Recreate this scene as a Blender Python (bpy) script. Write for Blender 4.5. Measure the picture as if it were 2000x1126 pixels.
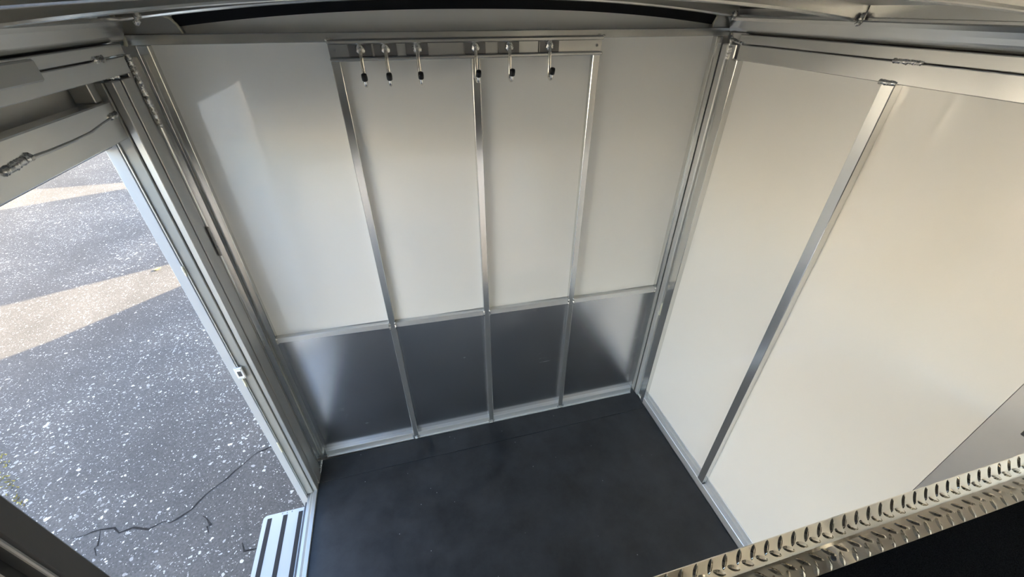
import bpy, bmesh, math, random
from mathutils import Vector, Matrix, noise
random.seed(7)
scene = bpy.context.scene
COL = scene.collection
for o in list(bpy.data.objects): bpy.data.objects.remove(o, do_unlink=True)

# ------------------------------------------------------------------ camera, sky, sun, exposure
YAW, PITCH, ROLL, FPX = math.radians(14.99), math.radians(34.80), math.radians(0.054), 795.3
CAMZ = 2.2
fwd = Vector((math.sin(YAW)*math.cos(PITCH), math.cos(YAW)*math.cos(PITCH), -math.sin(PITCH)))
rgt = Vector((math.cos(YAW), -math.sin(YAW), 0)); upv = rgt.cross(fwd)
r2 = rgt*math.cos(ROLL) + upv*math.sin(ROLL); u2 = -rgt*math.sin(ROLL) + upv*math.cos(ROLL)
cam = bpy.data.cameras.new('camera'); cam.sensor_fit = 'HORIZONTAL'; cam.sensor_width = 36
cam.lens = FPX/2000*36; cam.clip_start = 0.005; cam.clip_end = 400
camo = bpy.data.objects.new('camera', cam); COL.objects.link(camo)
m = Matrix((r2, u2, -fwd)).transposed().to_4x4(); m.translation = (0, 0, CAMZ); camo.matrix_world = m
scene.camera = camo

SUN_EL = math.radians(22); SUN_AZ = Vector((0.934, 0.357, 0)).normalized()
world = bpy.data.worlds.new('world'); scene.world = world; world.use_nodes = True
wn = world.node_tree; wn.nodes.clear()
wo = wn.nodes.new('ShaderNodeOutputWorld'); wb = wn.nodes.new('ShaderNodeBackground')
sk = wn.nodes.new('ShaderNodeTexSky'); sk.sky_type = 'NISHITA'; sk.sun_disc = False
sk.sun_elevation = SUN_EL; sk.sun_rotation = math.atan2(SUN_AZ.x, SUN_AZ.y)
sk.air_density = 1.0; sk.dust_density = 2.0; sk.ozone_density = 1.2
wb.inputs['Strength'].default_value = 0.62
hs = wn.nodes.new('ShaderNodeHueSaturation'); hs.inputs['Saturation'].default_value = 1.0
wn.links.new(sk.outputs[0], hs.inputs['Color']); wn.links.new(hs.outputs[0], wb.inputs[0]); wn.links.new(wb.outputs[0], wo.inputs[0])
sl = bpy.data.lights.new('sun', 'SUN'); sl.energy = 14.0; sl.angle = math.radians(0.6); sl.color = (1.0, 0.83, 0.56)
so = bpy.data.objects.new('sun', sl); COL.objects.link(so)
sdir = Vector((SUN_AZ.x*math.cos(SUN_EL), SUN_AZ.y*math.cos(SUN_EL), math.sin(SUN_EL)))
so.rotation_euler = sdir.to_track_quat('Z', 'Y').to_euler(); so.location = sdir*20
vs = scene.view_settings; vs.view_transform = 'Standard'; vs.look = 'None'; vs.gamma = 1; vs.use_curve_mapping = False
vs.exposure = 1.42

# ------------------------------------------------------------------ materials
MATS = {}
def newmat(name):
    mt = bpy.data.materials.new(name); mt.use_nodes = True; MATS[name] = mt
    return mt, mt.node_tree, mt.node_tree.nodes['Principled BSDF']
def node(nt, typ, **kw):
    n = nt.nodes.new(typ)
    for k, v in kw.items():
        if k in n.inputs: n.inputs[k].default_value = v
        else: setattr(n, k, v)
    return n
def ramp(nt, fac, stops):
    r = nt.nodes.new('ShaderNodeValToRGB'); e = r.color_ramp.elements
    while len(e) < len(stops): e.new(0.5)
    for el, (p, c) in zip(e, stops):
        el.position = p; el.color = (c, c, c, 1) if isinstance(c, (int, float)) else (*c, 1)
    nt.links.new(fac, r.inputs[0]); return r
def metal(name, col, rough, scale, bump=0.0015, rvar=0.03, metallic=1.0, aniso=0.0):
    mt, nt, b = newmat(name)
    g = node(nt, 'ShaderNodeNewGeometry'); mp = node(nt, 'ShaderNodeMapping'); mp.inputs['Scale'].default_value = scale
    nt.links.new(g.outputs['Position'], mp.inputs[0])
    n = node(nt, 'ShaderNodeTexNoise', Scale=1.0, Detail=4.0, Roughness=0.65); nt.links.new(mp.outputs[0], n.inputs['Vector'])
    n2 = node(nt, 'ShaderNodeTexNoise', Scale=3.5, Detail=3.0); nt.links.new(g.outputs['Position'], n2.inputs['Vector'])
    add = node(nt, 'ShaderNodeMath', operation='ADD'); nt.links.new(n.outputs[0], add.inputs[0]); nt.links.new(n2.outputs[0], add.inputs[1])
    mr = node(nt, 'ShaderNodeMapRange'); nt.links.new(add.outputs[0], mr.inputs[0])
    mr.inputs[1].default_value = 0.6; mr.inputs[2].default_value = 1.4; mr.inputs[3].default_value = rough-rvar; mr.inputs[4].default_value = rough+rvar
    nt.links.new(mr.outputs[0], b.inputs['Roughness'])
    cr = ramp(nt, n.outputs[0], [(0.25, tuple(c*0.965 for c in col)), (0.75, col)]); nt.links.new(cr.outputs[0], b.inputs['Base Color'])
    b.inputs['Metallic'].default_value = metallic
    bp = node(nt, 'ShaderNodeBump', Strength=bump, Distance=0.002); nt.links.new(n.outputs[0], bp.inputs['Height']); nt.links.new(bp.outputs[0], b.inputs['Normal'])
    return mt
ALU = (0.74, 0.74, 0.72)
metal('alu_x', ALU, 0.20, (3, 900, 900), metallic=0.92); metal('alu_y', ALU, 0.26, (900, 3, 900), bump=0.0, rvar=0.012, metallic=0.92); metal('alu_z', ALU, 0.19, (900, 900, 3), metallic=0.9)
metal('alu_satin', (0.50, 0.50, 0.48), 0.40, (900, 900, 3), metallic=0.75)
metal('alu_rail', (0.72, 0.72, 0.71), 0.36, (3, 900, 900), metallic=0.7)
metal('alu_dull', (0.55, 0.55, 0.53), 0.42, (400, 8, 400), metallic=0.85)
metal('alu_sheet', (0.70, 0.70, 0.71), 0.24, (5, 500, 400), bump=0.03, rvar=0.04)
metal('alu_grey_sheet', (0.60, 0.59, 0.57), 0.42, (60, 40, 30), bump=0.01, metallic=0.8)
metal('plate_grey', (0.30, 0.29, 0.28), 0.38, (300, 300, 10), metallic=0.85)
metal('weld', (0.72, 0.71, 0.68), 0.25, (260, 260, 260), bump=0.25, rvar=0.12)
metal('diamond', (0.83, 0.78, 0.68), 0.07, (30, 60, 60), bump=0.02, rvar=0.03)
metal('rod', (0.82, 0.80, 0.76), 0.14, (80, 80, 80), bump=0.02, rvar=0.05)
metal('bow_metal', (0.60, 0.60, 0.58), 0.24, (3, 900, 900), bump=0.0, rvar=0.015)
def paint(name, col, rough, spec=0.5, coat=0.0, var=0.03, bump=0.0, nscale=2.0, crough=0.05):
    mt, nt, b = newmat(name)
    g = node(nt, 'ShaderNodeNewGeometry')
    n = node(nt, 'ShaderNodeTexNoise', Scale=nscale, Detail=4.0); nt.links.new(g.outputs['Position'], n.inputs['Vector'])
    cr = ramp(nt, n.outputs[0], [(0.3, tuple(max(0, c*(1-var)) for c in col)), (0.7, tuple(min(1, c*(1+var)) for c in col))])
    nt.links.new(cr.outputs[0], b.inputs['Base Color'])
    b.inputs['Roughness'].default_value = rough; b.inputs['Specular IOR Level'].default_value = spec
    b.inputs['Coat Weight'].default_value = coat; b.inputs['Coat Roughness'].default_value = crough
    if bump:
        bp = node(nt, 'ShaderNodeBump', Strength=bump, Distance=0.003); nt.links.new(n.outputs[0], bp.inputs['Height']); nt.links.new(bp.outputs[0], b.inputs['Normal'])
    return mt
paint('white_panel', (0.82, 0.81, 0.77), 0.25, 0.5, 1.0, 0.01, 0.012, 1.6, 0.045)
paint('cream_panel', (0.82, 0.80, 0.75), 0.25, 0.5, 0.9, 0.015, 0.012, 1.4, 0.05)
paint('white_paint', (0.80, 0.80, 0.78), 0.35, 0.5, 0.0, 0.02)
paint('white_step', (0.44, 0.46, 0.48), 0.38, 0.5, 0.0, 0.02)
paint('grip', (0.035, 0.035, 0.038), 0.9, 0.2, 0, 0.4, 0.5, 900)
paint('caulk', (0.62, 0.60, 0.47), 0.5, 0.4, 0, 0.12, 0.4, 60)
paint('strip_black', (0.006, 0.006, 0.007), 0.55, 0.3, 0, 0.2)
paint('black_cap', (0.008, 0.008, 0.008), 0.35, 0.4, 0, 0.2)
paint('dark_steel', (0.06, 0.06, 0.065), 0.4, 0.5, 0, 0.2)
paint('leaf_yellow', (0.45, 0.42, 0.12), 0.6, 0.3, 0, 0.2, 0, 30)
paint('weed', (0.24, 0.21, 0.06), 0.7, 0.2, 0, 0.4, 0, 40)
paint('crack_dark', (0.028, 0.026, 0.025), 0.95, 0.1, 0, 0.4, 0, 60)
paint('jamb_grey', (0.30, 0.30, 0.275), 0.35, 0.5, 0.1, 0.03)
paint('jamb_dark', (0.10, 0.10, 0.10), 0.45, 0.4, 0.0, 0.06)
paint('hedge', (0.055, 0.10, 0.03), 0.8, 0.2, 0, 0.6, 0, 3)
paint('grass', (0.16, 0.19, 0.06), 0.9, 0.1, 0, 0.4, 0, 4)
paint('tyre', (0.02, 0.02, 0.02), 0.8, 0.2)

def rubber_mat():
    mt, nt, b = newmat('rubber_mat')
    g = node(nt, 'ShaderNodeNewGeometry')
    n = node(nt, 'ShaderNodeTexNoise', Scale=5.0, Detail=6.0, Roughness=0.7); nt.links.new(g.outputs['Position'], n.inputs['Vector'])
    v = node(nt, 'ShaderNodeTexVoronoi', Scale=34.0); nt.links.new(g.outputs['Position'], v.inputs['Vector'])
    dust = ramp(nt, n.outputs[0], [(0.35, (0.011, 0.012, 0.014)), (0.72, (0.034, 0.036, 0.040))])
    spk = node(nt, 'ShaderNodeMath', operation='LESS_THAN'); nt.links.new(v.outputs['Distance'], spk.inputs[0])
    sc = node(nt, 'ShaderNodeSeparateColor'); nt.links.new(v.outputs['Color'], sc.inputs[0])
    mr = node(nt, 'ShaderNodeMapRange'); nt.links.new(sc.outputs[0], mr.inputs[0])
    mr.inputs[1].default_value = 0.82; mr.inputs[2].default_value = 1.0; mr.inputs[3].default_value = 0.0; mr.inputs[4].default_value = 0.075
    nt.links.new(mr.outputs[0], spk.inputs[1])
    mx = node(nt, 'ShaderNodeMix', data_type='RGBA'); nt.links.new(spk.outputs[0], mx.inputs['Factor']); nt.links.new(dust.outputs[0], mx.inputs['A'])
    mx.inputs['B'].default_value = (0.30, 0.30, 0.32, 1)
    nt.links.new(mx.outputs['Result'], b.inputs['Base Color'])
    rr = ramp(nt, n.outputs[0], [(0.3, 0.42), (0.7, 0.62)]); nt.links.new(rr.outputs[0], b.inputs['Roughness'])
    n3 = node(nt, 'ShaderNodeTexNoise', Scale=240.0, Detail=2.0); nt.links.new(g.outputs['Position'], n3.inputs['Vector'])
    bp = node(nt, 'ShaderNodeBump', Strength=0.12, Distance=0.002); nt.links.new(n3.outputs[0], bp.inputs['Height']); nt.links.new(bp.outputs[0], b.inputs['Normal'])
    b.inputs['Specular IOR Level'].default_value = 0.5
rubber_mat()
def carpet():
    mt, nt, b = newmat('carpet')
    g = node(nt, 'ShaderNodeNewGeometry')
    n = node(nt, 'ShaderNodeTexNoise', Scale=700.0, Detail=3.0); nt.links.new(g.outputs['Position'], n.inputs['Vector'])
    c = ramp(nt, n.outputs[0], [(0.35, (0.006, 0.006, 0.007)), (0.7, (0.024, 0.025, 0.028))]); nt.links.new(c.outputs[0], b.inputs['Base Color'])
    b.inputs['Roughness'].default_value = 1.0; b.inputs['Specular IOR Level'].default_value = 0.1
    bp = node(nt, 'ShaderNodeBump', Strength=0.6, Distance=0.003); nt.links.new(n.outputs[0], bp.inputs['Height']); nt.links.new(bp.outputs[0], b.inputs['Normal'])
carpet()
def asphalt():
    mt, nt, b = newmat('asphalt')
    g = node(nt, 'ShaderNodeNewGeometry')
    big = node(nt, 'ShaderNodeTexNoise', Scale=0.9, Detail=5.0, Roughness=0.6); nt.links.new(g.outputs['Position'], big.inputs['Vector'])
    fine = node(nt, 'ShaderNodeTexNoise', Scale=90.0, Detail=4.0); nt.links.new(g.outputs['Position'], fine.inputs['Vector'])
    base = ramp(nt, big.outputs[0], [(0.3, (0.073, 0.069, 0.066)), (0.5, (0.092, 0.087, 0.083)), (0.72, (0.125, 0.114, 0.103))])
    f2 = ramp(nt, fine.outputs[0], [(0.3, 0.72), (0.7, 1.2)])
    mul = node(nt, 'ShaderNodeMix', data_type='RGBA', blend_type='MULTIPLY'); mul.inputs['Factor'].default_value = 1
    nt.links.new(base.outputs[0], mul.inputs['A']); nt.links.new(f2.outputs[0], mul.inputs['B'])
    last = mul.outputs['Result']
    dist = node(nt, 'ShaderNodeTexNoise', Scale=30.0, Detail=2.0); nt.links.new(g.outputs['Position'], dist.inputs['Vector'])
    off = node(nt, 'ShaderNodeMix', data_type='RGBA', blend_type='LINEAR_LIGHT'); off.inputs['Factor'].default_value = 0.02
    nt.links.new(g.outputs['Position'], off.inputs['A']); nt.links.new(dist.outputs['Color'], off.inputs['B'])
    dens = ramp(nt, big.outputs[0], [(0.34, 0.55), (0.62, 1.0)])
    for sc_, lo, rad in ((24.0, 0.45, 0.40), (44.0, 0.35, 0.42), (80.0, 0.45, 0.45)):
        v = node(nt, 'ShaderNodeTexVoronoi', Scale=sc_); nt.links.new(off.outputs['Result'], v.inputs['Vector'])
        s = node(nt, 'ShaderNodeSeparateColor'); nt.links.new(v.outputs['Color'], s.inputs[0])
        mr = node(nt, 'ShaderNodeMapRange'); nt.links.new(s.outputs[0], mr.inputs[0])
        mr.inputs[1].default_value = lo; mr.inputs[2].default_value = 1.0; mr.inputs[3].default_value = 0.0; mr.inputs[4].default_value = rad
        dm = node(nt, 'ShaderNodeMath', operation='MULTIPLY'); nt.links.new(mr.outputs[0], dm.inputs[0]); nt.links.new(dens.outputs[0], dm.inputs[1])
        lt = node(nt, 'ShaderNodeMath', operation='LESS_THAN'); nt.links.new(v.outputs['Distance'], lt.inputs[0]); nt.links.new(dm.outputs[0], lt.inputs[1])
        tone = ramp(nt, s.outputs[1], [(0.0, (0.20, 0.19, 0.18)), (0.5, (0.32, 0.31, 0.295)), (1.0, (0.55, 0.535, 0.51))])
        mx = node(nt, 'ShaderNodeMix', data_type='RGBA'); nt.links.new(lt.outputs[0], mx.inputs['Factor']); nt.links.new(last, mx.inputs['A']); nt.links.new(tone.outputs[0], mx.inputs['B'])
        last = mx.outputs['Result']
    nt.links.new(last, b.inputs['Base Color']); b.inputs['Roughness'].default_value = 0.85; b.inputs['Specular IOR Level'].default_value = 0.25
    bp = node(nt, 'ShaderNodeBump', Strength=0.35, Distance=0.004); nt.links.new(fine.outputs[0], bp.inputs['Height']); nt.links.new(bp.outputs[0], b.inputs['Normal'])
asphalt()
def glass():
    mt, nt, b = newmat('glass'); out = nt.nodes['Material Output']; nt.nodes.remove(b)
    t = node(nt, 'ShaderNodeBsdfTransparent'); gl = node(nt, 'ShaderNodeBsdfGlossy', Roughness=0.02); fr = node(nt, 'ShaderNodeFresnel', IOR=1.45)
    mx = node(nt, 'ShaderNodeMixShader'); nt.links.new(fr.outputs[0], mx.inputs[0]); nt.links.new(t.outputs[0], mx.inputs[1]); nt.links.new(gl.outputs[0], mx.inputs[2])
    nt.links.new(mx.outputs[0], out.inputs[0])
glass()
# ------------------------------------------------------------------ mesh helpers
SKEW = 0.0099                      # the tack wall stands a little out of square
def bw(v): return (v[0], v[1] - SKEW*(v[0]-0.3), v[2])
def link(name, bm, mat, parent=None, smooth=False, origin=None):
    bmesh.ops.recalc_face_normals(bm, faces=bm.faces)
    me = bpy.data.meshes.new(name)
    if origin is None and len(bm.verts):
        lo = Vector((min(v.co.x for v in bm.verts), min(v.co.y for v in bm.verts), min(v.co.z for v in bm.verts)))
        hi = Vector((max(v.co.x for v in bm.verts), max(v.co.y for v in bm.verts), max(v.co.z for v in bm.verts)))
        origin = Vector(((lo.x+hi.x)/2, (lo.y+hi.y)/2, lo.z))
    origin = Vector(origin)
    for v in bm.verts: v.co -= origin
    bm.to_mesh(me); bm.free()
    if smooth:
        for p in me.polygons: p.use_smooth = True
    me.materials.append(MATS[mat])
    o = bpy.data.objects.new(name, me); COL.objects.link(o)
    base = Vector((0, 0, 0)); p = parent
    while p is not None: base += p.location; p = p.parent
    o.location = origin - base
    if parent is not None: o.parent = parent
    return o
def empty(name, loc):
    o = bpy.data.objects.new(name, None); o.empty_display_size = 0.05; COL.objects.link(o); o.location = loc; return o
def tag(o, label, cat, group=None, kind=None):
    o['label'] = label; o['category'] = cat
    if group: o['group'] = group
    if kind: o['kind'] = kind
    return o
def abox(bm, x0, x1, y0, y1, z0, z1, bev=0.0015, tf=None):
    b2 = bmesh.new()
    r = bmesh.ops.create_cube(b2, size=1.0)
    for v in b2.verts: v.co = Vector(((x0+x1)/2 + v.co.x*(x1-x0), (y0+y1)/2 + v.co.y*(y1-y0), (z0+z1)/2 + v.co.z*(z1-z0)))
    if bev: bmesh.ops.bevel(b2, geom=b2.edges[:], offset=min(bev, 0.45*min(abs(x1-x0), abs(y1-y0), abs(z1-z0))), segments=1, affect='EDGES')
    if tf:
        for v in b2.verts: v.co = Vector(tf(v.co))
    mp = {}
    for v in b2.verts: mp[v] = bm.verts.new(v.co)
    for f in b2.faces: bm.faces.new([mp[v] for v in f.verts])
    b2.free()
def box(name, x0, x1, y0, y1, z0, z1, mat, parent=None, bev=0.0015, tf=None):
    bm = bmesh.new(); abox(bm, x0, x1, y0, y1, z0, z1, bev, tf); return link(name, bm, mat, parent)
def tube(bm, pts, rad, seg=10, cap=True):
    pts = [Vector(p) for p in pts]; rs = rad if isinstance(rad, (list, tuple)) else [rad]*len(pts)
    rings = []; t0 = (pts[1]-pts[0]).normalized(); n = t0.orthogonal().normalized()
    for i, p in enumerate(pts):
        t = (pts[min(i+1, len(pts)-1)] - pts[max(i-1, 0)]).normalized()
        n = (n - t*n.dot(t)).normalized(); b = t.cross(n)
        rings.append([bm.verts.new(p + (n*math.cos(a)+b*math.sin(a))*rs[i]) for a in [2*math.pi*k/seg for k in range(seg)]])
    for a, b in zip(rings, rings[1:]):
        for k in range(seg): bm.faces.new((a[k], a[(k+1) % seg], b[(k+1) % seg], b[k]))
    if cap: bm.faces.new(rings[0][::-1]); bm.faces.new(rings[-1])
def weld(p0, p1, r, parent, mat='weld', n=None, name='weld_bead', seed=0):
    p0, p1 = Vector(p0), Vector(p1); L = (p1-p0).length; n = n or max(6, int(L/0.0035)); rnd = random.Random(int(L*9999)+seed+int(p0.x*777)+int(p0.z*333))
    pts = [p0.lerp(p1, i/n) + Vector((rnd.uniform(-1, 1), rnd.uniform(-1, 1), rnd.uniform(-1, 1)))*r*0.18 for i in range(n+1)]
    rs = [r*(0.75+0.35*(i % 2)+rnd.uniform(-.12, .12)) for i in range(n+1)]; rs[0] *= .6; rs[-1] *= .6
    bm = bmesh.new(); tube(bm, pts, rs, 7); return link(name, bm, mat, parent, smooth=True)
def extrude_y(name, prof, y0, y1, mat, parent=None, smooth=False):
    """closed XZ profile swept along Y"""
    bm = bmesh.new(); a = [bm.verts.new((x, y0, z)) for x, z in prof]; b = [bm.verts.new((x, y1, z)) for x, z in prof]
    n = len(prof)
    for k in range(n): bm.faces.new((a[k], a[(k+1) % n], b[(k+1) % n], b[k]))
    bm.faces.new(a[::-1]); bm.faces.new(b); return link(name, bm, mat, parent, smooth)
def arch(x, zc=2.217, s=0.060, p=2.3): return zc - s*abs((x-0.30)/1.03)**p
def arch_bar(name, y0, y1, dz0, dz1, mat, parent=None, x0=-0.76, x1=1.36, n=40, zc=2.217, s=0.060, tf=None, ch=0.0):
    bm = bmesh.new(); rows = []
    for i in range(n+1):
        x = x0+(x1-x0)*i/n; z = arch(x, zc, s)
        vs_ = [(x, y0+ch, z+dz0), (x, y1-ch, z+dz0), (x, y1-ch*.3, z+dz0+ch*.3), (x, y1, z+dz0+ch), (x, y1, z+dz1), (x, y0, z+dz1), (x, y0, z+dz0+ch), (x, y0+ch*.3, z+dz0+ch*.3)] if ch else [(x, y0, z+dz0), (x, y1, z+dz0), (x, y1, z+dz1), (x, y0, z+dz1)]
        rows.append([bm.verts.new(tf(v) if tf else v) for v in vs_])
    for a, b in zip(rows, rows[1:]):
        K = len(a)
        for k in range(K): bm.faces.new((a[k], a[(k+1) % K], b[(k+1) % K], b[k]))
    bm.faces.new(rows[0][::-1]); bm.faces.new(rows[-1]); return link(name, bm, mat, parent)

# ------------------------------------------------------------------ ground outside
GZ = -0.46
bm = bmesh.new(); abox(bm, -14, 30, -25, 40, GZ-0.1, GZ, 0)
ground = link('ground', bm, 'asphalt'); tag(ground, 'grey asphalt yard with pale shell aggregate seen through the open doorway', 'ground', kind='structure')

# ------------------------------------------------------------------ room shell
XL, XR, YB = -0.72, 1.32, 1.641
NOSE = -1.95
floor = box('floor', -0.775, 1.40, 0.24, 1.68, -0.06, -0.012, 'alu_dull', None, 0); tag(floor, 'aluminium tack room floor under the black rubber mats', 'floor', kind='structure')

# back wall -----------------------------------------------------------
bm = bmesh.new(); n = 30
fr, bk = [], []
for y, lst in ((1.674, fr), (1.69, bk)):
    lst.append(bm.verts.new(bw((-0.80, y, -0.05)))); lst.append(bm.verts.new(bw((1.40, y, -0.05))))
    for i in range(n+1):
        x = 1.40-2.2*i/n; lst.append(bm.verts.new(bw((x, y, arch(x)+0.04))))
k = len(fr)
for i in range(k): bm.faces.new((fr[i], fr[(i+1) % k], bk[(i+1) % k], bk[i]))
bm.faces.new(fr); bm.faces.new(bk[::-1])
wback = link('wall_back', bm, 'white_panel'); tag(wback, 'framed tack room end wall with white upper panels and bare metal lower panels', 'wall', kind='structure')
STUDS = [(-0.722, -0.690), (-0.184, -0.155), (0.290, 0.319), (0.757, 0.786), (1.284, 1.313)]
RZ = lambda x: 0.914 - (x+0.085)*0.026       # top of the middle rail
for i, (a, b) in enumerate(STUDS):
    top = 2.046 if i in (1, 2, 3) else 2.100
    box('stud', a, b, YB, 1.674, 0.0, top, 'alu_z', wback, 0.002, bw)
for i in range(4):
    a, b = STUDS[i][1], STUDS[i+1][0]
    zt = RZ((a+b)/2)
    rail = []
    def tilt(v, a=a, b=b, zt=zt): return bw((v[0], v[1], v[2] + RZ(v[0]) - zt))
    box('mid_rail', a, b, YB+0.001, 1.674, zt-0.029, zt, 'alu_rail', wback, 0.0015, tilt)
    box('bottom_rail', a, b, YB+0.001, 1.674, 0.0072, 0.050, 'alu_rail', wback, 0.0015, bw)
    box('bottom_lip', a, b, YB-0.006, 1.660, -0.001, 0.007, 'alu_rail', wback, 0.001, bw)
    p = box('panel', a, b, 1.666, 1.6735, zt, 2.101, 'white_panel', wback, 0, bw); p['label'] = 'glossy white upper panel'
    p = box('panel', a, b, 1.666, 1.6735, 0.045, zt-0.0295, 'alu_sheet', wback, 0, bw); p['label'] = 'bare brushed aluminium lower panel'
    for (x, s) in ((a, 1), (b, -1)):
        z = RZ(x)
        weld(bw((x, YB-0.001, z-0.032)), bw((x, YB-0.001, z+0.004)), 0.0052, wback)
        weld(bw((x+s*0.004, YB-0.002, 0.004)), bw((x+s*0.004, YB+0.012, 0.05)), 0.0035, wback)
for a, b in STUDS[1:4]:
    weld(bw((a+.004, YB-0.004, 0.004)), bw((b-.004, YB-0.004, 0.004)), 0.005, wback)
box('top_rail', -0.775, 1.335, YB-0.004, 1.674, 2.101, 2.128, 'alu_x', wback, 0.0015, bw)
arch_bar('roof_strip', YB+0.012, 1.672, -0.027, 0.036, 'strip_black', wback, -0.60, 1.265, tf=bw)['label'] = 'black strip along the arched top'  # plain black strip following the arched top of the end wall
# gusset plates in the upper corners, edged with a bead of caulk
for sx, xa, xb in ((-1, -0.80, -0.585), (1, 1.255, 1.345)):
    bm = bmesh.new(); pr = [(xa, 2.129), (xb, 2.129)]
    zt = 2.196
    if sx < 0: pr += [(xb-0.006, 2.150), (xb-0.022, 2.170), (xb-0.045, 2.178), (xa, 2.178)]
    else: pr += [(xb, 2.176), (xa+0.035, 2.178), (xa+0.015, 2.170), (xa+0.004, 2.150)]
    f1 = [bm.verts.new(bw((x, YB+0.008, z))) for x, z in pr]; f2 = [bm.verts.new(bw((x, YB+0.030, z))) for x, z in pr]; k = len(pr)
    for i in range(k): bm.faces.new((f1[i], f1[(i+1) % k], f2[(i+1) % k], f2[i]))
    bm.faces.new(f1); bm.faces.new(f2[::-1]); link('corner_gusset', bm, 'alu_dull', wback)
    bm = bmesh.new(); ed = pr[1:5] if sx < 0 else [pr[0], pr[5], pr[4], pr[3]]
    pts = []
    for q, (u, v) in enumerate(zip(ed, ed[1:])):
        for t in range(5): pts.append((u[0]+(v[0]-u[0])*t/5, u[1]+(v[1]-u[1])*t/5))
    pts.append(ed[-1])
    tube(bm, [bw((x+random.uniform(-.001, .001), YB+0.007, z+random.uniform(-.001, .001))) for x, z in pts], [random.uniform(.0028, .0048) for _ in pts], 7)
    link('caulk_bead', bm, 'caulk', wback, True)
bm = bmesh.new(); tube(bm, [bw((-0.742+random.uniform(-.003, .003), YB-0.006, 2.10+i*0.0095)) for i in range(9)], [random.uniform(.004, .008) for _ in range(9)], 7); link('caulk_bead', bm, 'caulk', wback, True)
bm = bmesh.new(); tube(bm, [bw((1.345+random.uniform(-.001, .001), YB-0.004, 2.105+i*0.009)) for i in range(9)], [random.uniform(.003, .005) for _ in range(9)], 7); link('caulk_bead', bm, 'caulk', wback, True)

# right wall -----------------------------------------------------------
wright = box('wall_right', 1.362, 1.41, NOSE, 1.69, -0.05, 2.19, 'white_paint', None, 0); tag(wright, 'long cream side wall with one aluminium stud and a heavy top rail', 'wall', kind='structure')
box('corner_post', 1.316, 1.350, 1.596, 1.632, 0.0, 2.075, 'alu_rail', wright, 0.004)
box('corner_post', 1.326, 1.360, 1.560, 1.594, 0.0, 2.075, 'alu_z', wright, 0.003)
box('stud', XR, 1.352, 1.528, 1.558, 0.0, 2.024, 'alu_z', wright, 0.002)
box('stud', XR, 1.352, 0.912, 0.950, 0.0505, 2.024, 'alu_z', wright, 0.002)
box('bottom_rail', XR+0.001, 1.3505, 0.0, 1.56, -0.001, 0.050, 'alu_rail', wright, 0.002)
box('bottom_lip', 1.3465, 1.3505, 0.0, 0.911, 0.0505, 0.090, 'alu_rail', wright, 0.001)
box('bottom_lip', 1.3465, 1.3505, 0.951, 1.528, 0.0505, 0.090, 'alu_rail', wright, 0.001)
for a, b, nm in ((0.950, 1.528, 'white'), (0.33, 0.912, 'white')):
    box('panel', 1.3505, 1.361, a, b, 0.046, 2.03, 'cream_panel', wright, 0)
box('panel', 1.3500, 1.361, -0.6, 0.3285, 0.046, 2.03, 'alu_grey_sheet', wright, 0)['label'] = 'bare grey aluminium panel'
box('top_rail', XR-0.004, 1.362, NOSE+.05, 1.53, 2.025, 2.077, 'alu_y', wright, 0.002)['label'] = 'lower band of the doubled top rail'
box('top_rail', XR-0.002, 1.362, NOSE+.05, 1.545, 2.0795, 2.110, 'alu_y', wright, 0.002)['label'] = 'upper band of the doubled top rail'
weld((XR-0.004, 0.955, 2.026), (XR-0.004, 0.908, 2.026), 0.007, wright)
weld((XR-0.003, 0.945, 2.0785), (XR-0.003, 0.868, 2.0785), 0.006, wright)
weld((XR+0.000, 1.592, 2.092), (XR-0.003, 1.520, 2.079), 0.006, wright)
weld((1.322, 1.594, 2.02), (1.324, 1.594, 2.10), 0.007, wright)
weld((1.338, 1.592, 2.024), (XR, 1.53, 2.024), 0.005, wright)
weld((1.330, 1.594, 0.70), (1.330, 1.594, 0.79), 0.006, wright, 'caulk', name='caulk_bead')
weld((1.334, 1.594, 0.83), (1.334, 1.594, 0.88), 0.004, wright)
weld((XR+.004, 1.555, 0.012), (XR+.004, 1.60, 0.012), 0.006, wright)
weld((XR+.004, 1.53, 0.052), (XR+.022, 1.53, 0.052), 0.005, wright)
weld((XR+.000, 0.952, 0.052), (XR+.020, 0.952, 0.052), 0.004, wright)
weld((XR+.002, 0.911, 0.05), (XR+.024, 0.911, 0.05), 0.004, wright, 'dark_steel')
# aluminium cove along the top of the right wall
CR = [(1.362, 2.110), (1.338, 2.112), (1.330, 2.118), (1.325, 2.128), (1.321, 2.140), (1.316, 2.152), (1.308, 2.162), (1.296, 2.166), (1.296, 2.172), (1.362, 2.172)]
extrude_y('roof_cove', CR, NOSE+.05, 1.625, 'alu_y', wright)
box('cove_upstand', 1.300, 1.304, NOSE+.05, 1.06, 2.172, 2.205, 'alu_y', wright, 0.001)

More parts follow.
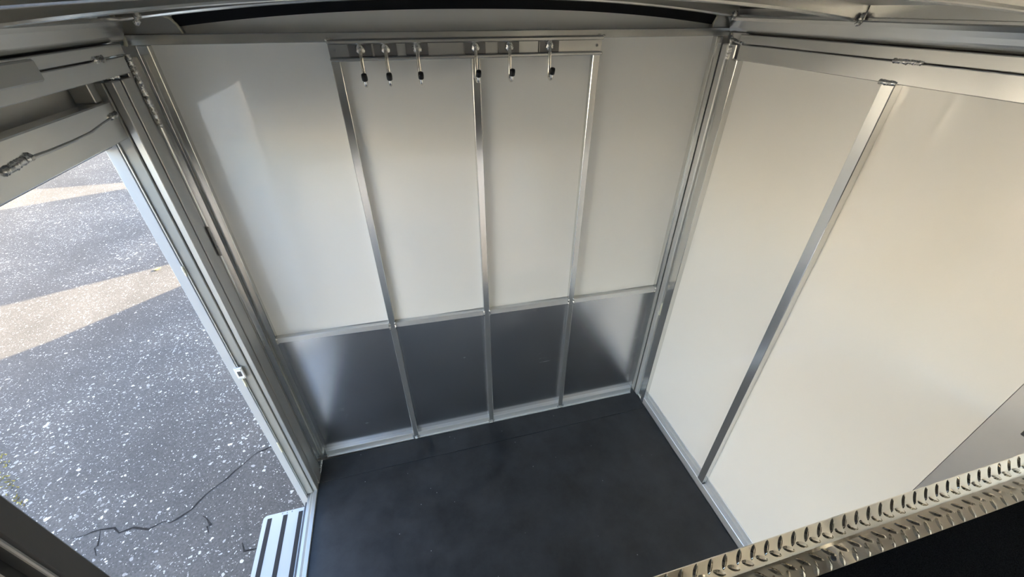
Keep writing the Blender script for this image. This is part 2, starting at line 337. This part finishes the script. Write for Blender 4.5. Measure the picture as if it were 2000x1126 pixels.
# left wall with the doorway --------------------------------------------
wleft = empty('wall_left', (-0.78, 0.57, 0)); tag(wleft, 'side wall with the open doorway, jambs and doubled header beams', 'wall', kind='structure')
S = -0.815
for y0, y1, z0, z1 in ((NOSE, -1.75, -0.05, 2.19), (-0.25, 0.50, -0.05, 2.19), (-1.75, -0.25, -0.05, 1.52), (-1.75, -0.25, 2.0, 2.19)):
    box('outer_skin', S-0.004, S, y0, y1, z0, z1, 'white_paint', wleft, 0)
box('outer_skin', S-0.004, S, 1.452, 1.69, -0.05, 2.19, 'white_paint', wleft, 0)
box('outer_skin', S-0.004, S, 0.50, 1.452, 1.86, 2.19, 'cream_panel', wleft, 0)
for y0, y1, z0, z1 in ((NOSE, -1.75, 0.0, 2.03), (-0.25, 0.50, 0.0, 2.03), (-1.75, -0.25, 0.0, 1.52), (-1.75, -0.25, 2.0, 2.03)):
    box('inner_panel', -0.765, -0.755, y0, y1, z0, z1, 'cream_panel', wleft, 0)
DT = 1.888
# far jamb, layer by layer from the outside in
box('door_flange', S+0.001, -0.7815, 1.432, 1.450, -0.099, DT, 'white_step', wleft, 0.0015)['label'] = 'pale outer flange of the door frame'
box('jamb', -0.7795, -0.7435, 1.440, 1.478, 0.0, 2.03, 'jamb_grey', wleft, 0.002)
box('jamb_lip', -0.7805, -0.7755, 1.434, 1.450, 0.0, DT, 'alu_satin', wleft, 0.001)
box('frame_post', -0.7420, -0.7220, 1.446, 1.487, 0.0, 2.03, 'alu_satin', wleft, 0.002)
box('frame_post', -0.760, -0.7190, 1.4905, 1.5500, 0.0, 2.03, 'alu_satin', wleft, 0.002)
box('corner_post', -0.760, -0.7260, 1.5535, 1.5780, 0.0, 2.06, 'alu_satin', wleft, 0.002)
box('corner_post', -0.760, -0.7190, 1.5800, 1.632, 0.0, 2.075, 'alu_z', wleft, 0.003)
weld((-0.7200, 1.577, 2.085), (-0.7200, 1.577, 1.885), 0.0085, wleft)
weld((-0.7200, 1.5765, 1.54), (-0.7200, 1.5765, 1.42), 0.005, wleft, 'plate_grey')
weld((-0.7815, 1.433, 1.47), (-0.7815, 1.433, 1.43), 0.004, wleft, 'caulk', name='caulk_bead')
weld((-0.7815, 1.433, 0.93), (-0.7815, 1.433, 0.87), 0.004, wleft, 'caulk', name='caulk_bead')
weld((-0.7815, 1.433, 0.48), (-0.7815, 1.433, 0.40), 0.004, wleft, 'caulk', name='caulk_bead')
weld((-0.722, 1.49, 0.006), (-0.742, 1.45, 0.006), 0.005, wleft)
weld((-0.7185, 1.55, 0.004), (-0.7185, 1.63, 0.006), 0.005, wleft)
st = box('strike_plate', -0.792, -0.763, 1.424, 1.434, 0.925, 0.985, 'white_paint', wleft, 0.002)
for a, b, c, d in ((-0.789, -0.766, 0.930, 0.936), (-0.789, -0.766, 0.974, 0.980)):
    box('screw', a, b, 1.4205, 1.4245, c, d, 'rod', st, 0.001)
box('keeper_slot', -0.784, -0.771, 1.4225, 1.4245, 0.942, 0.968, 'dark_steel', st, 0.0)
# header beams
box('top_rail', -0.760, XL+0.002, NOSE+.05, 1.555, 2.040, 2.082, 'alu_y', wleft, 0.002)['label'] = 'lower band of the doubled top rail'
box('top_rail', -0.760, XL+0.000, NOSE+.05, 1.572, 2.0845, 2.112, 'alu_y', wleft, 0.002)['label'] = 'upper band of the doubled top rail'
box('door_header', -0.790, -0.745, 0.50, 1.438, DT, 1.986, 'alu_y', wleft, 0.003)['label'] = 'lower header beam over the doorway'
box('header_spacer', -0.806, -0.760, 1.405, 1.438, 1.986, 2.040, 'alu_dull', wleft, 0.002)
box('door_flange', S+0.001, -0.792, 0.50, 1.450, DT-0.02, DT, 'dark_steel', wleft, 0.001)
weld((XL-.004, 1.462, 2.0835), (XL-.004, 1.412, 2.0835), 0.0095, wleft)
weld((-0.745, 1.452, 2.038), (-0.72, 1.49, 2.038), 0.006, wleft)
weld((-0.745, 1.436, 1.955), (-0.7445, 1.40, 1.950), 0.007, wleft)
bm = bmesh.new(); hx = -0.7455
tube(bm, [(hx, y, z) for y, z in ((1.42, 1.951), (1.36, 1.945), (1.30, 1.938), (1.22, 1.936), (1.14, 1.937), (1.06, 1.940), (1.0, 1.940))], [.003, .003, .0032, .0035, .004, .0045, .003], 8); link('caulk_bead', bm, 'alu_dull', wleft, True)
weld((hx, 1.08, 1.942), (hx, 0.99, 1.936), 0.009, wleft, n=22)
# riveted cover plate on the upper header near the left edge of view
pl = box('cover_plate', XL-0.001, XL+0.007, 0.95, 1.195, 2.066, 2.108, 'alu_satin', wleft, 0.004); pl['label'] = 'scuffed cover plate on the top rail'
CLp = [(-0.80, 2.112), (-0.742, 2.113), (-0.732, 2.118), (-0.726, 2.128), (-0.722, 2.140), (-0.717, 2.152), (-0.709, 2.162), (-0.696, 2.166), (-0.696, 2.172), (-0.80, 2.172)]
extrude_y('roof_cove', CLp, NOSE+.05, 1.625, 'alu_y', wleft)
box('cove_upstand', -0.704, -0.700, NOSE+.05, 1.06, 2.172, 2.205, 'alu_y', wleft, 0.001)
# near jamb, close to the camera
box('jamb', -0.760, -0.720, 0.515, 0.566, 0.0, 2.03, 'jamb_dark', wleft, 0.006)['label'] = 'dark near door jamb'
box('jamb_lip', -0.724, -0.7165, 0.507, 0.5135, 0.0, 2.03, 'alu_satin', wleft, 0.002)
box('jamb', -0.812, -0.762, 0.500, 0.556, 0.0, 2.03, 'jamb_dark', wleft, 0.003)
# door sill
box('door_sill', -0.757, -0.722, 0.566, 1.439, -0.100, 0.004, 'jamb_grey', wleft, 0.002)
box('sill_strip', -0.742, -0.7225, 0.57, 1.446, 0.0045, 0.010, 'alu_satin', wleft, 0.001)
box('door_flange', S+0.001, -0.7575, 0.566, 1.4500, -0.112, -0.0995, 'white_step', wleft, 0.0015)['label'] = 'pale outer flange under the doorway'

# ceiling -----------------------------------------------------------
ceil = empty('ceiling', (0.3, 0, 2.24)); tag(ceil, 'low arched aluminium roof with bent roof bows', 'ceiling', kind='structure')
arch_bar('roof_sheet', NOSE, 1.70, 0.040, 0.046, 'alu_dull', ceil, -0.82, 1.42)
for y in (1.585, 1.08, 0.57, 0.06, -0.46, -0.98, -1.5):
    arch_bar('roof_bow', y-0.018, y+0.018, 0.0, 0.040, 'bow_metal', ceil, -0.70, 1.30, ch=0.006)
for x, y in ((1.275, 1.58), (1.275, 1.075), (-0.655, 1.58)):
    z = arch(x); weld((x, y-0.02, z-0.012), (x+0.012, y-0.02, z+0.018), 0.008, ceil)

# nose of the trailer behind the camera: closes the bunk in, with an unseen window added for fill daylight -------------------------
wnose = empty('wall_front', (0.3, NOSE, 0)); tag(wnose, 'plain grey nose wall closing the bunk behind the camera', 'wall', kind='structure')
box('outer_skin', -0.82, 1.41, NOSE-0.02, NOSE, 1.2, 2.25, 'alu_grey_sheet', wnose, 0)
win = box('fill_window', -0.790, -0.786, -1.75, -0.25, 1.52, 2.0, 'glass', None, 0); tag(win, 'unseen clear window added in the side of the bunk for fill daylight', 'window', kind='structure')

# body of the trailer behind the tack wall (throws the shade in the yard) -------------------------
body = empty('trailer_body', (0.3, 3.4, GZ)); tag(body, 'long white horse trailer body behind the tack room wall', 'trailer', kind='structure')
prof = [(1.70, -0.06), (5.50, -0.06), (5.50, 0.30), (5.02, 0.72), (4.84, 1.0), (4.80, 2.1), (4.7, 2.24), (1.70, 2.24)]
bm = bmesh.new(); a = [bm.verts.new((-0.82, y, z)) for y, z in prof]; b = [bm.verts.new((1.41, y, z)) for y, z in prof]; k = len(prof)
for i in range(k): bm.faces.new((a[i], a[(i+1) % k], b[(i+1) % k], b[i]))
bm.faces.new(a[::-1]); bm.faces.new(b); link('outer_skin', bm, 'white_paint', body)
for x in (-0.72, 1.31):
    for y in (3.6, 4.45):
        bm = bmesh.new(); bmesh.ops.create_cone(bm, cap_ends=True, segments=28, radius1=0.37, radius2=0.37, depth=0.2, matrix=Matrix.Translation((x, y, GZ+0.37)) @ Matrix.Rotation(math.pi/2, 4, 'Y'))
        link('wheel', bm, 'tyre', body)
box('underframe', -0.80, 1.39, -0.1, 1.70, -0.13, -0.062, 'dark_steel', body, 0)

# ------------------------------------------------------------------ things in the tack room
t = box('rubber_mat', -0.7205, 1.3175, 0.245, 1.488, -0.0115, 0.0, 'rubber_mat', None, 0.001); tag(t, 'large black rubber floor mat filling most of the floor', 'mat')
t = box('rubber_mat', -0.7170, 1.3175, 1.4905, 1.634, -0.0115, 0.0, 'rubber_mat', None, 0.001); tag(t, 'narrow black rubber mat strip along the tack wall', 'mat')

# hook rail
hr = empty('hook_rail', (0.30, YB-0.004, 2.046)); tag(hr, 'slotted aluminium rail carrying six sliding tack hooks', 'rail')
RY = YB-0.030
box('rail_back', -0.182, 0.781, YB-0.012, YB-0.0045, 2.047, 2.1005, 'alu_x', hr, 0.001, bw)
for z0, z1 in ((2.047, 2.0585), (2.0955, 2.1085)):
    box('rail_lip', -0.182, 0.781, RY, YB-0.0125, z0, z1, 'alu_x', hr, 0.003, bw)
for x in (-0.163, 0.762):
    bm = bmesh.new(); bmesh.ops.create_cone(bm, cap_ends=True, segments=14, radius1=0.005, radius2=0.0042, depth=0.003, matrix=Matrix.Translation(bw((x, YB-0.0135, 2.078))) @ Matrix.Rotation(math.pi/2, 4, 'X'))
    link('screw', bm, 'plate_grey', hr)
weld(bw((-0.186, RY+.004, 2.109)), bw((-0.170, RY+.010, 2.109)), 0.004, hr, 'weld'); weld(bw((0.776, RY+.004, 2.109)), bw((0.785, RY+.010, 2.109)), 0.004, hr, 'weld')
# six sliding hooks
HX = [-0.083, -0.003, 0.101, 0.300, 0.422, 0.572]
LB = ['tack hook farthest left on the slotted rail', 'tack hook second from the left, next to the leftmost hook', 'third tack hook from the left, beside the wide empty stretch of rail',
      'tack hook hanging in front of the middle wall stud', 'tack hook second from the right end of the slotted rail', 'tack hook nearest the right end of the slotted rail']
def make_hook():
    e = empty('tack_hook', (0, 0, 0))
    box('slide_plate', -0.0375, 0.0375, -0.0075, -0.0005, -0.0175, 0.0175, 'plate_grey', e, 0.0012)
    bm = bmesh.new(); bmesh.ops.create_icosphere(bm, subdivisions=3, radius=0.0155)
    for v in bm.verts:
        d = 1+0.28*noise.noise(v.co*160)+0.1*noise.noise(v.co*400); v.co = Vector((v.co.x*d*0.95, v.co.y*d*0.55-0.010, v.co.z*d*1.15+0.003))
    link('weld_bead', bm, 'weld', e, True)
    pts = [(0, -0.011, 0.012), (0, -0.015, 0.0), (0, -0.017, -0.03), (0, -0.0172, -0.06), (0, -0.0175, -0.080)]
    for i in range(1, 13):
        a = math.pi*i/13; pts.append((0, -0.0325+0.015*math.cos(a)*1.0, -0.088-0.013*math.sin(a)))
    pts += [(0, -0.0485, -0.083), (0, -0.052, -0.074)]
    bm = bmesh.new(); tube(bm, pts, 0.0064, 14); link('hook_rod', bm, 'rod', e, True)
    bm = bmesh.new(); tube(bm, [(0, -0.0492, -0.084), (0, -0.0498, -0.082), (0, -0.0535, -0.072), (0, -0.0565, -0.064), (0, -0.0572, -0.0625)], [0.0075, 0.0094, 0.0098, 0.0088, 0.005], 16); link('rubber_tip', bm, 'black_cap', e, True)
    return e
proto = make_hook()
for i, x in enumerate(HX):
    if i == 0: e = proto
    else:
        e = proto.copy(); COL.objects.link(e)
        for ch in list(proto.children):
            c = ch.copy(); COL.objects.link(c); c.parent = e
    y = bw((x, YB-0.0135, 0))[1]
    e.location = (x, y, 2.077); tag(e, LB[i], 'hook', 'sliding tack hooks on the rail')

# folding step outside the door
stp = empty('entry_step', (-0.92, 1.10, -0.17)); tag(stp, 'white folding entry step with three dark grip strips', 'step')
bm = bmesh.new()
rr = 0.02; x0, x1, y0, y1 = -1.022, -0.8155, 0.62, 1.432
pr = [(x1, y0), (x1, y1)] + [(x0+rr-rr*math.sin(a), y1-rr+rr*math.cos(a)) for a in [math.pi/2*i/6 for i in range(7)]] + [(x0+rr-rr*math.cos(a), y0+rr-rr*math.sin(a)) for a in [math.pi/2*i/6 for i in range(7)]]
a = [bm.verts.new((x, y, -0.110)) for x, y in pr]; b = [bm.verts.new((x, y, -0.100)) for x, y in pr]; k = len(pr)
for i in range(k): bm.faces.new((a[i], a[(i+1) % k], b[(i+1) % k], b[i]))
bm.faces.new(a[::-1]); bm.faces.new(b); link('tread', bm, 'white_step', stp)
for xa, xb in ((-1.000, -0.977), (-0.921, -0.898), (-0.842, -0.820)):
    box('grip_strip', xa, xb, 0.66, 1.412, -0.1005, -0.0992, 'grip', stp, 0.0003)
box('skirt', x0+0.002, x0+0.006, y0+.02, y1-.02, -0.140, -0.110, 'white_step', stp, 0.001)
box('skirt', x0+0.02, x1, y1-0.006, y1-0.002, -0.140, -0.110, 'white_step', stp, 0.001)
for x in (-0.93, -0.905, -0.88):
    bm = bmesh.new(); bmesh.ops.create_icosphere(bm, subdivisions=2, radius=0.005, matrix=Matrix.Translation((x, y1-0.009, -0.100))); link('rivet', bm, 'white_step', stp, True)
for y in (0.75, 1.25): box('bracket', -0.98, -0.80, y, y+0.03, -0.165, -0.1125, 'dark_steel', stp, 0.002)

# bunk with its diamond plate edge
BZ = 1.36
bunk = empty('gooseneck_bunk', (0.3, 0.1, 1.26)); tag(bunk, 'raised bunk with black carpet and a diamond plate edge trim', 'bunk')
box('platform', -0.752, 1.349, NOSE+.01, 0.190, 1.27, 1.352, 'alu_dull', bunk, 0.002)
box('carpet', -0.752, 1.349, NOSE+.01, 0.1595, 1.3525, 1.361, 'carpet', bunk, 0.002)
trim = empty('diamond_plate_trim', (0.3, 0.19, 1.36) ); trim.parent = bunk; trim.location = Vector((0.3, 0.19, 1.36)) - bunk.location
sec = [(0.153, 1.3628), (0.186, 1.3628), (0.191, 1.3645), (0.1935, 1.3675), (0.2185, 1.3925), (0.2205, 1.3905), (0.1955, 1.3655), (0.192, 1.3618), (0.187, 1.3606), (0.153, 1.3606)]
bm = bmesh.new(); xa, xb = -0.752, 1.349
A = [bm.verts.new((xa, y, z)) for y, z in sec]; B = [bm.verts.new((xb, y, z)) for y, z in sec]; k = len(sec)
for i in range(k): bm.faces.new((A[i], A[(i+1) % k], B[(i+1) % k], B[i]))
bm.faces.new(A[::-1]); bm.faces.new(B); link('trim_angle', bm, 'diamond', trim)
# one raised lug, shared by all
def lug_mesh():
    bm = bmesh.new(); L, W, Hh = 0.0135, 0.0050, 0.0026; top = []
    ring = []; N = 16
    for i in range(N):
        a = 2*math.pi*i/N; c, s = math.cos(a), math.sin(a)
        ring.append((math.copysign(abs(c)**1.0, c)*L, math.copysign(abs(s)**1.2, s)*W))
    v0 = [bm.verts.new((x, y, 0)) for x, y in ring]; v1 = [bm.verts.new((x*0.62, 0 if abs(y) < 1e-6 else y*0.12, Hh)) for x, y in ring]
    for i in range(N): bm.faces.new((v0[i], v0[(i+1) % N], v1[(i+1) % N], v1[i]))
    bm.faces.new(v1); bmesh.ops.recalc_face_normals(bm, faces=bm.faces)
    me = bpy.data.meshes.new('tread_lug'); bm.to_mesh(me); bm.free(); me.materials.append(MATS['diamond']); return me
LUG = lug_mesh()
def add_lug(origin, ux, uy, ang):
    ux, uy = Vector(ux).normalized(), Vector(uy).normalized(); nz = ux.cross(uy)
    a = ux*math.cos(ang)+uy*math.sin(ang); b = nz.cross(a)
    o = bpy.data.objects.new('tread_lug', LUG); COL.objects.link(o); o.parent = trim
    mt = Matrix((a, b, nz)).transposed().to_4x4(); mt.translation = Vector(origin) - Vector((0.3, 0.19, 1.36)); o.matrix_local = mt
PIT = 0.0300
nrow = int((1.345-0.10)/PIT)
for i in range(nrow):
    x = 1.335 - i*PIT
    s45 = math.sqrt(.5)
    # flat flange: two staggered rows
    add_lug((x, 0.1615, 1.3627), (1, 0, 0), (0, 1, 0), math.radians(45)) if False else None
    add_lug((x, 0.1640, 1.3627), (1, 0, 0), (0, 1, 0), math.radians(52))
    add_lug((x-PIT/2, 0.1790, 1.3627), (1, 0, 0), (0, 1, 0), math.radians(-38))
    # sloping lip
    cx, cy, cz = x-PIT/2, 0.1935+0.0125*1.3, 1.3675+0.0125*1.3
    add_lug((cx, cy+.0002, cz+.0002), (1, 0, 0), (0, s45, s45), math.radians(62))
    cx, cy, cz = x, 0.1935+0.0062, 1.3675+0.0062
    add_lug((cx, cy+.0002, cz+.0002), (1, 0, 0), (0, s45, s45), math.radians(-28))
for x in (0.66, 0.06, 1.22):
    bm = bmesh.new(); bmesh.ops.create_cone(bm, cap_ends=True, segments=16, radius1=0.0048, radius2=0.0038, depth=0.003, matrix=Matrix.Translation((x, 0.1685, 1.3640))); o = link('screw', bm, 'dark_steel', None)
    loc = o.location.copy(); o.parent = trim; o.location = loc - Vector((0.3, 0.19, 1.36))

# small latch on the grey sheet at the right edge of the picture
lt = empty('wall_latch', (1.3495, 0.262, 1.345)); tag(lt, 'small dark latch on the bare grey side panel by the bunk edge', 'latch')
box('latch_plate', 1.342, 1.3495, 0.235, 0.270, 1.350, 1.372, 'dark_steel', lt, 0.002); box('latch_bolt', 1.332, 1.342, 0.245, 0.262, 1.355, 1.367, 'plate_grey', lt, 0.003)

# door leaf swung wide open outside
dl = empty('door_1', (-0.825, 0.53, -0.02)); tag(dl, 'white entrance door swung wide open outside the trailer', 'door', kind='structure')
parts = [('door_slab', 0.0, 0.80, -0.018, 0.018, 0.0, 1.88, 'white_paint'), ('door_frame', 0.0, 0.03, -0.021, 0.021, 0.0, 1.88, 'alu_z'), ('door_frame', 0.77, 0.80, -0.021, 0.021, 0.0, 1.88, 'alu_z'), ('handle', 0.70, 0.76, 0.021, 0.045, 0.95, 1.0, 'dark_steel')]
for nm, x0, x1, y0, y1, z0, z1, mt in parts:
    bm = bmesh.new(); abox(bm, x0, x1, y0, y1, z0, z1, 0.003); o = link(nm, bm, mt, None); lc = o.location.copy(); o.parent = dl; o.location = lc
dl.rotation_euler = (0, 0, math.radians(197))

# ------------------------------------------------------------------ out in the yard
def ribbon(name, pts, w, mat, parent, label=None):
    bm = bmesh.new(); rnd = random.Random(len(pts)); L, R = [], []
    fine = []
    for u, v in zip(pts, pts[1:]):
        u, v = Vector(u), Vector(v); n = max(2, int((v-u).length/0.05))
        for i in range(n): fine.append(u.lerp(v, i/n)+Vector((rnd.uniform(-1, 1), rnd.uniform(-1, 1)))*0.02)
    fine.append(Vector(pts[-1]))
    for i, p in enumerate(fine):
        d = (fine[min(i+1, len(fine)-1)]-fine[max(i-1, 0)]).normalized(); nn = Vector((-d.y, d.x)); ww = w*rnd.uniform(.3, 1.3)*(0.3 if i in (0, len(fine)-1) else 1)
        L.append(bm.verts.new((p.x+nn.x*ww, p.y+nn.y*ww, GZ+0.0012))); R.append(bm.verts.new((p.x-nn.x*ww, p.y-nn.y*ww, GZ+0.0012)))
    for i in range(len(L)-1): bm.faces.new((L[i], L[i+1], R[i+1], R[i]))
    return link(name, bm, mat, parent)
def gpt(px, py, z=GZ):
    d = r2*((px-1000)/FPX) - u2*((py-563)/FPX) + fwd; k = (z-CAMZ)/d.z; return (d.x*k, d.y*k)
ribbon('crack', [gpt(*q) for q in ((140, 1052), (200, 1033), (240, 1036), (290, 1028), (330, 1022), (375, 990), (410, 962), (440, 938), (475, 905), (500, 885), (540, 865))], 0.0055, 'crack_dark', ground)
ribbon('crack', [gpt(*q) for q in ((200, 1033), (192, 1060), (188, 1085))], 0.004, 'crack_dark', ground)
ribbon('crack', [gpt(*q) for q in ((398, 1005), (412, 1020), (408, 1040))], 0.006, 'crack_dark', ground)
ribbon('crack', [gpt(*q) for q in ((465, 1067), (505, 1070))], 0.006, 'crack_dark', ground)
x, y = gpt(307, 527)
bm = bmesh.new(); vs_ = [bm.verts.new((x+a*0.05, y+b*0.05, GZ+c)) for a, b, c in ((-.7, 0, .004), (-.2, .5, .02), (.5, .3, .012), (1.1, 0, .03), (.4, -.4, .01), (-.3, -.5, .016))]
bm.faces.new(vs_); r = bmesh.ops.extrude_face_region(bm, geom=bm.faces[:]); bmesh.ops.translate(bm, verts=[v for v in r['geom'] if isinstance(v, bmesh.types.BMVert)], vec=(0, 0, 0.002))
lf = link('fallen_leaf', bm, 'leaf_yellow'); tag(lf, 'small yellow fallen leaf on the sunlit strip of asphalt', 'leaf')
def weeds(path, nm, label):
    bm = bmesh.new(); rnd = random.Random(5)
    P_ = [Vector((*gpt(*q), GZ)) for q in path]
    for u, v in zip(P_, P_[1:]):
        for i in range(14):
            p = u.lerp(v, rnd.random()) + Vector((rnd.uniform(-.03, .03), rnd.uniform(-.03, .03), 0)); h = rnd.uniform(.008, .022); a = rnd.uniform(0, 6.28); d = Vector((math.cos(a), math.sin(a), 0))
            q = [p-d*.006, p+d*.006, p+d*.003+Vector((d.y*.01, d.x*.01, h))]
            bm.faces.new([bm.verts.new(c) for c in q])
    o = link(nm, bm, 'weed', ground); o['kind'] = 'stuff'; o['label'] = label
weeds([(0, 872), (8, 905), (3, 935), (26, 945), (22, 968), (48, 980)], 'weeds', 'yellow-green weeds growing in a crack')
gv = box('grass_verge', -40, -14.05, -25, 40, GZ-0.08, GZ+0.03, 'grass', None, 0); tag(gv, 'dry grass verge beyond the asphalt yard', 'grass', kind='stuff')
# unseen trailers added: row gaps pass the sun stripes, opposite ones bounce light in
ROW = [(-0.82, 1.41, 7.0, 9.95, 'unseen white trailer next behind in the row, casting shade on the yard'), (-0.82, 1.41, 11.0, 16.5, 'unseen white trailer last in the row, casting shade on the yard'),
       (-11.5, -9.3, -9.0, -1.6, 'unseen white trailer added across the yard to bounce light, opposite the bunk'), (-11.5, -9.3, -0.6, 6.6, 'unseen white trailer added across the yard to bounce light, opposite the doorway'), (-11.5, -9.3, 7.6, 14.5, 'unseen white trailer added across the yard to bounce light, farthest back')]
for j, (XA, XB, ya, yb_, lab) in enumerate(ROW):
    e = empty('unseen_trailer', ((XA+XB)/2, (ya+yb_)/2, GZ)); tag(e, lab, 'trailer', 'unseen white trailers added around the yard to shape the light')
    RT = 2.2 if XA > -5 else 2.9
    prof = [(ya, GZ+0.25), (yb_, GZ+0.25), (yb_, RT-.15), (yb_-0.15, RT), (ya+0.15, RT), (ya, RT-.15)]
    bm = bmesh.new(); a = [bm.verts.new((XA, y, z)) for y, z in prof]; b = [bm.verts.new((XB, y, z)) for y, z in prof]; k = len(prof)
    for i in range(k): bm.faces.new((a[i], a[(i+1) % k], b[(i+1) % k], b[i]))
    bm.faces.new(a[::-1]); bm.faces.new(b); link('outer_skin', bm, 'white_paint', e)
    for x in (XA+.1, XB-.1):
        for y in (ya+2.2, ya+3.0):
            bm = bmesh.new(); bmesh.ops.create_cone(bm, cap_ends=True, segments=28, radius1=0.35, radius2=0.35, depth=0.2, matrix=Matrix.Translation((x, y, GZ+0.35)) @ Matrix.Rotation(math.pi/2, 4, 'Y'))
            link('wheel', bm, 'tyre', e)
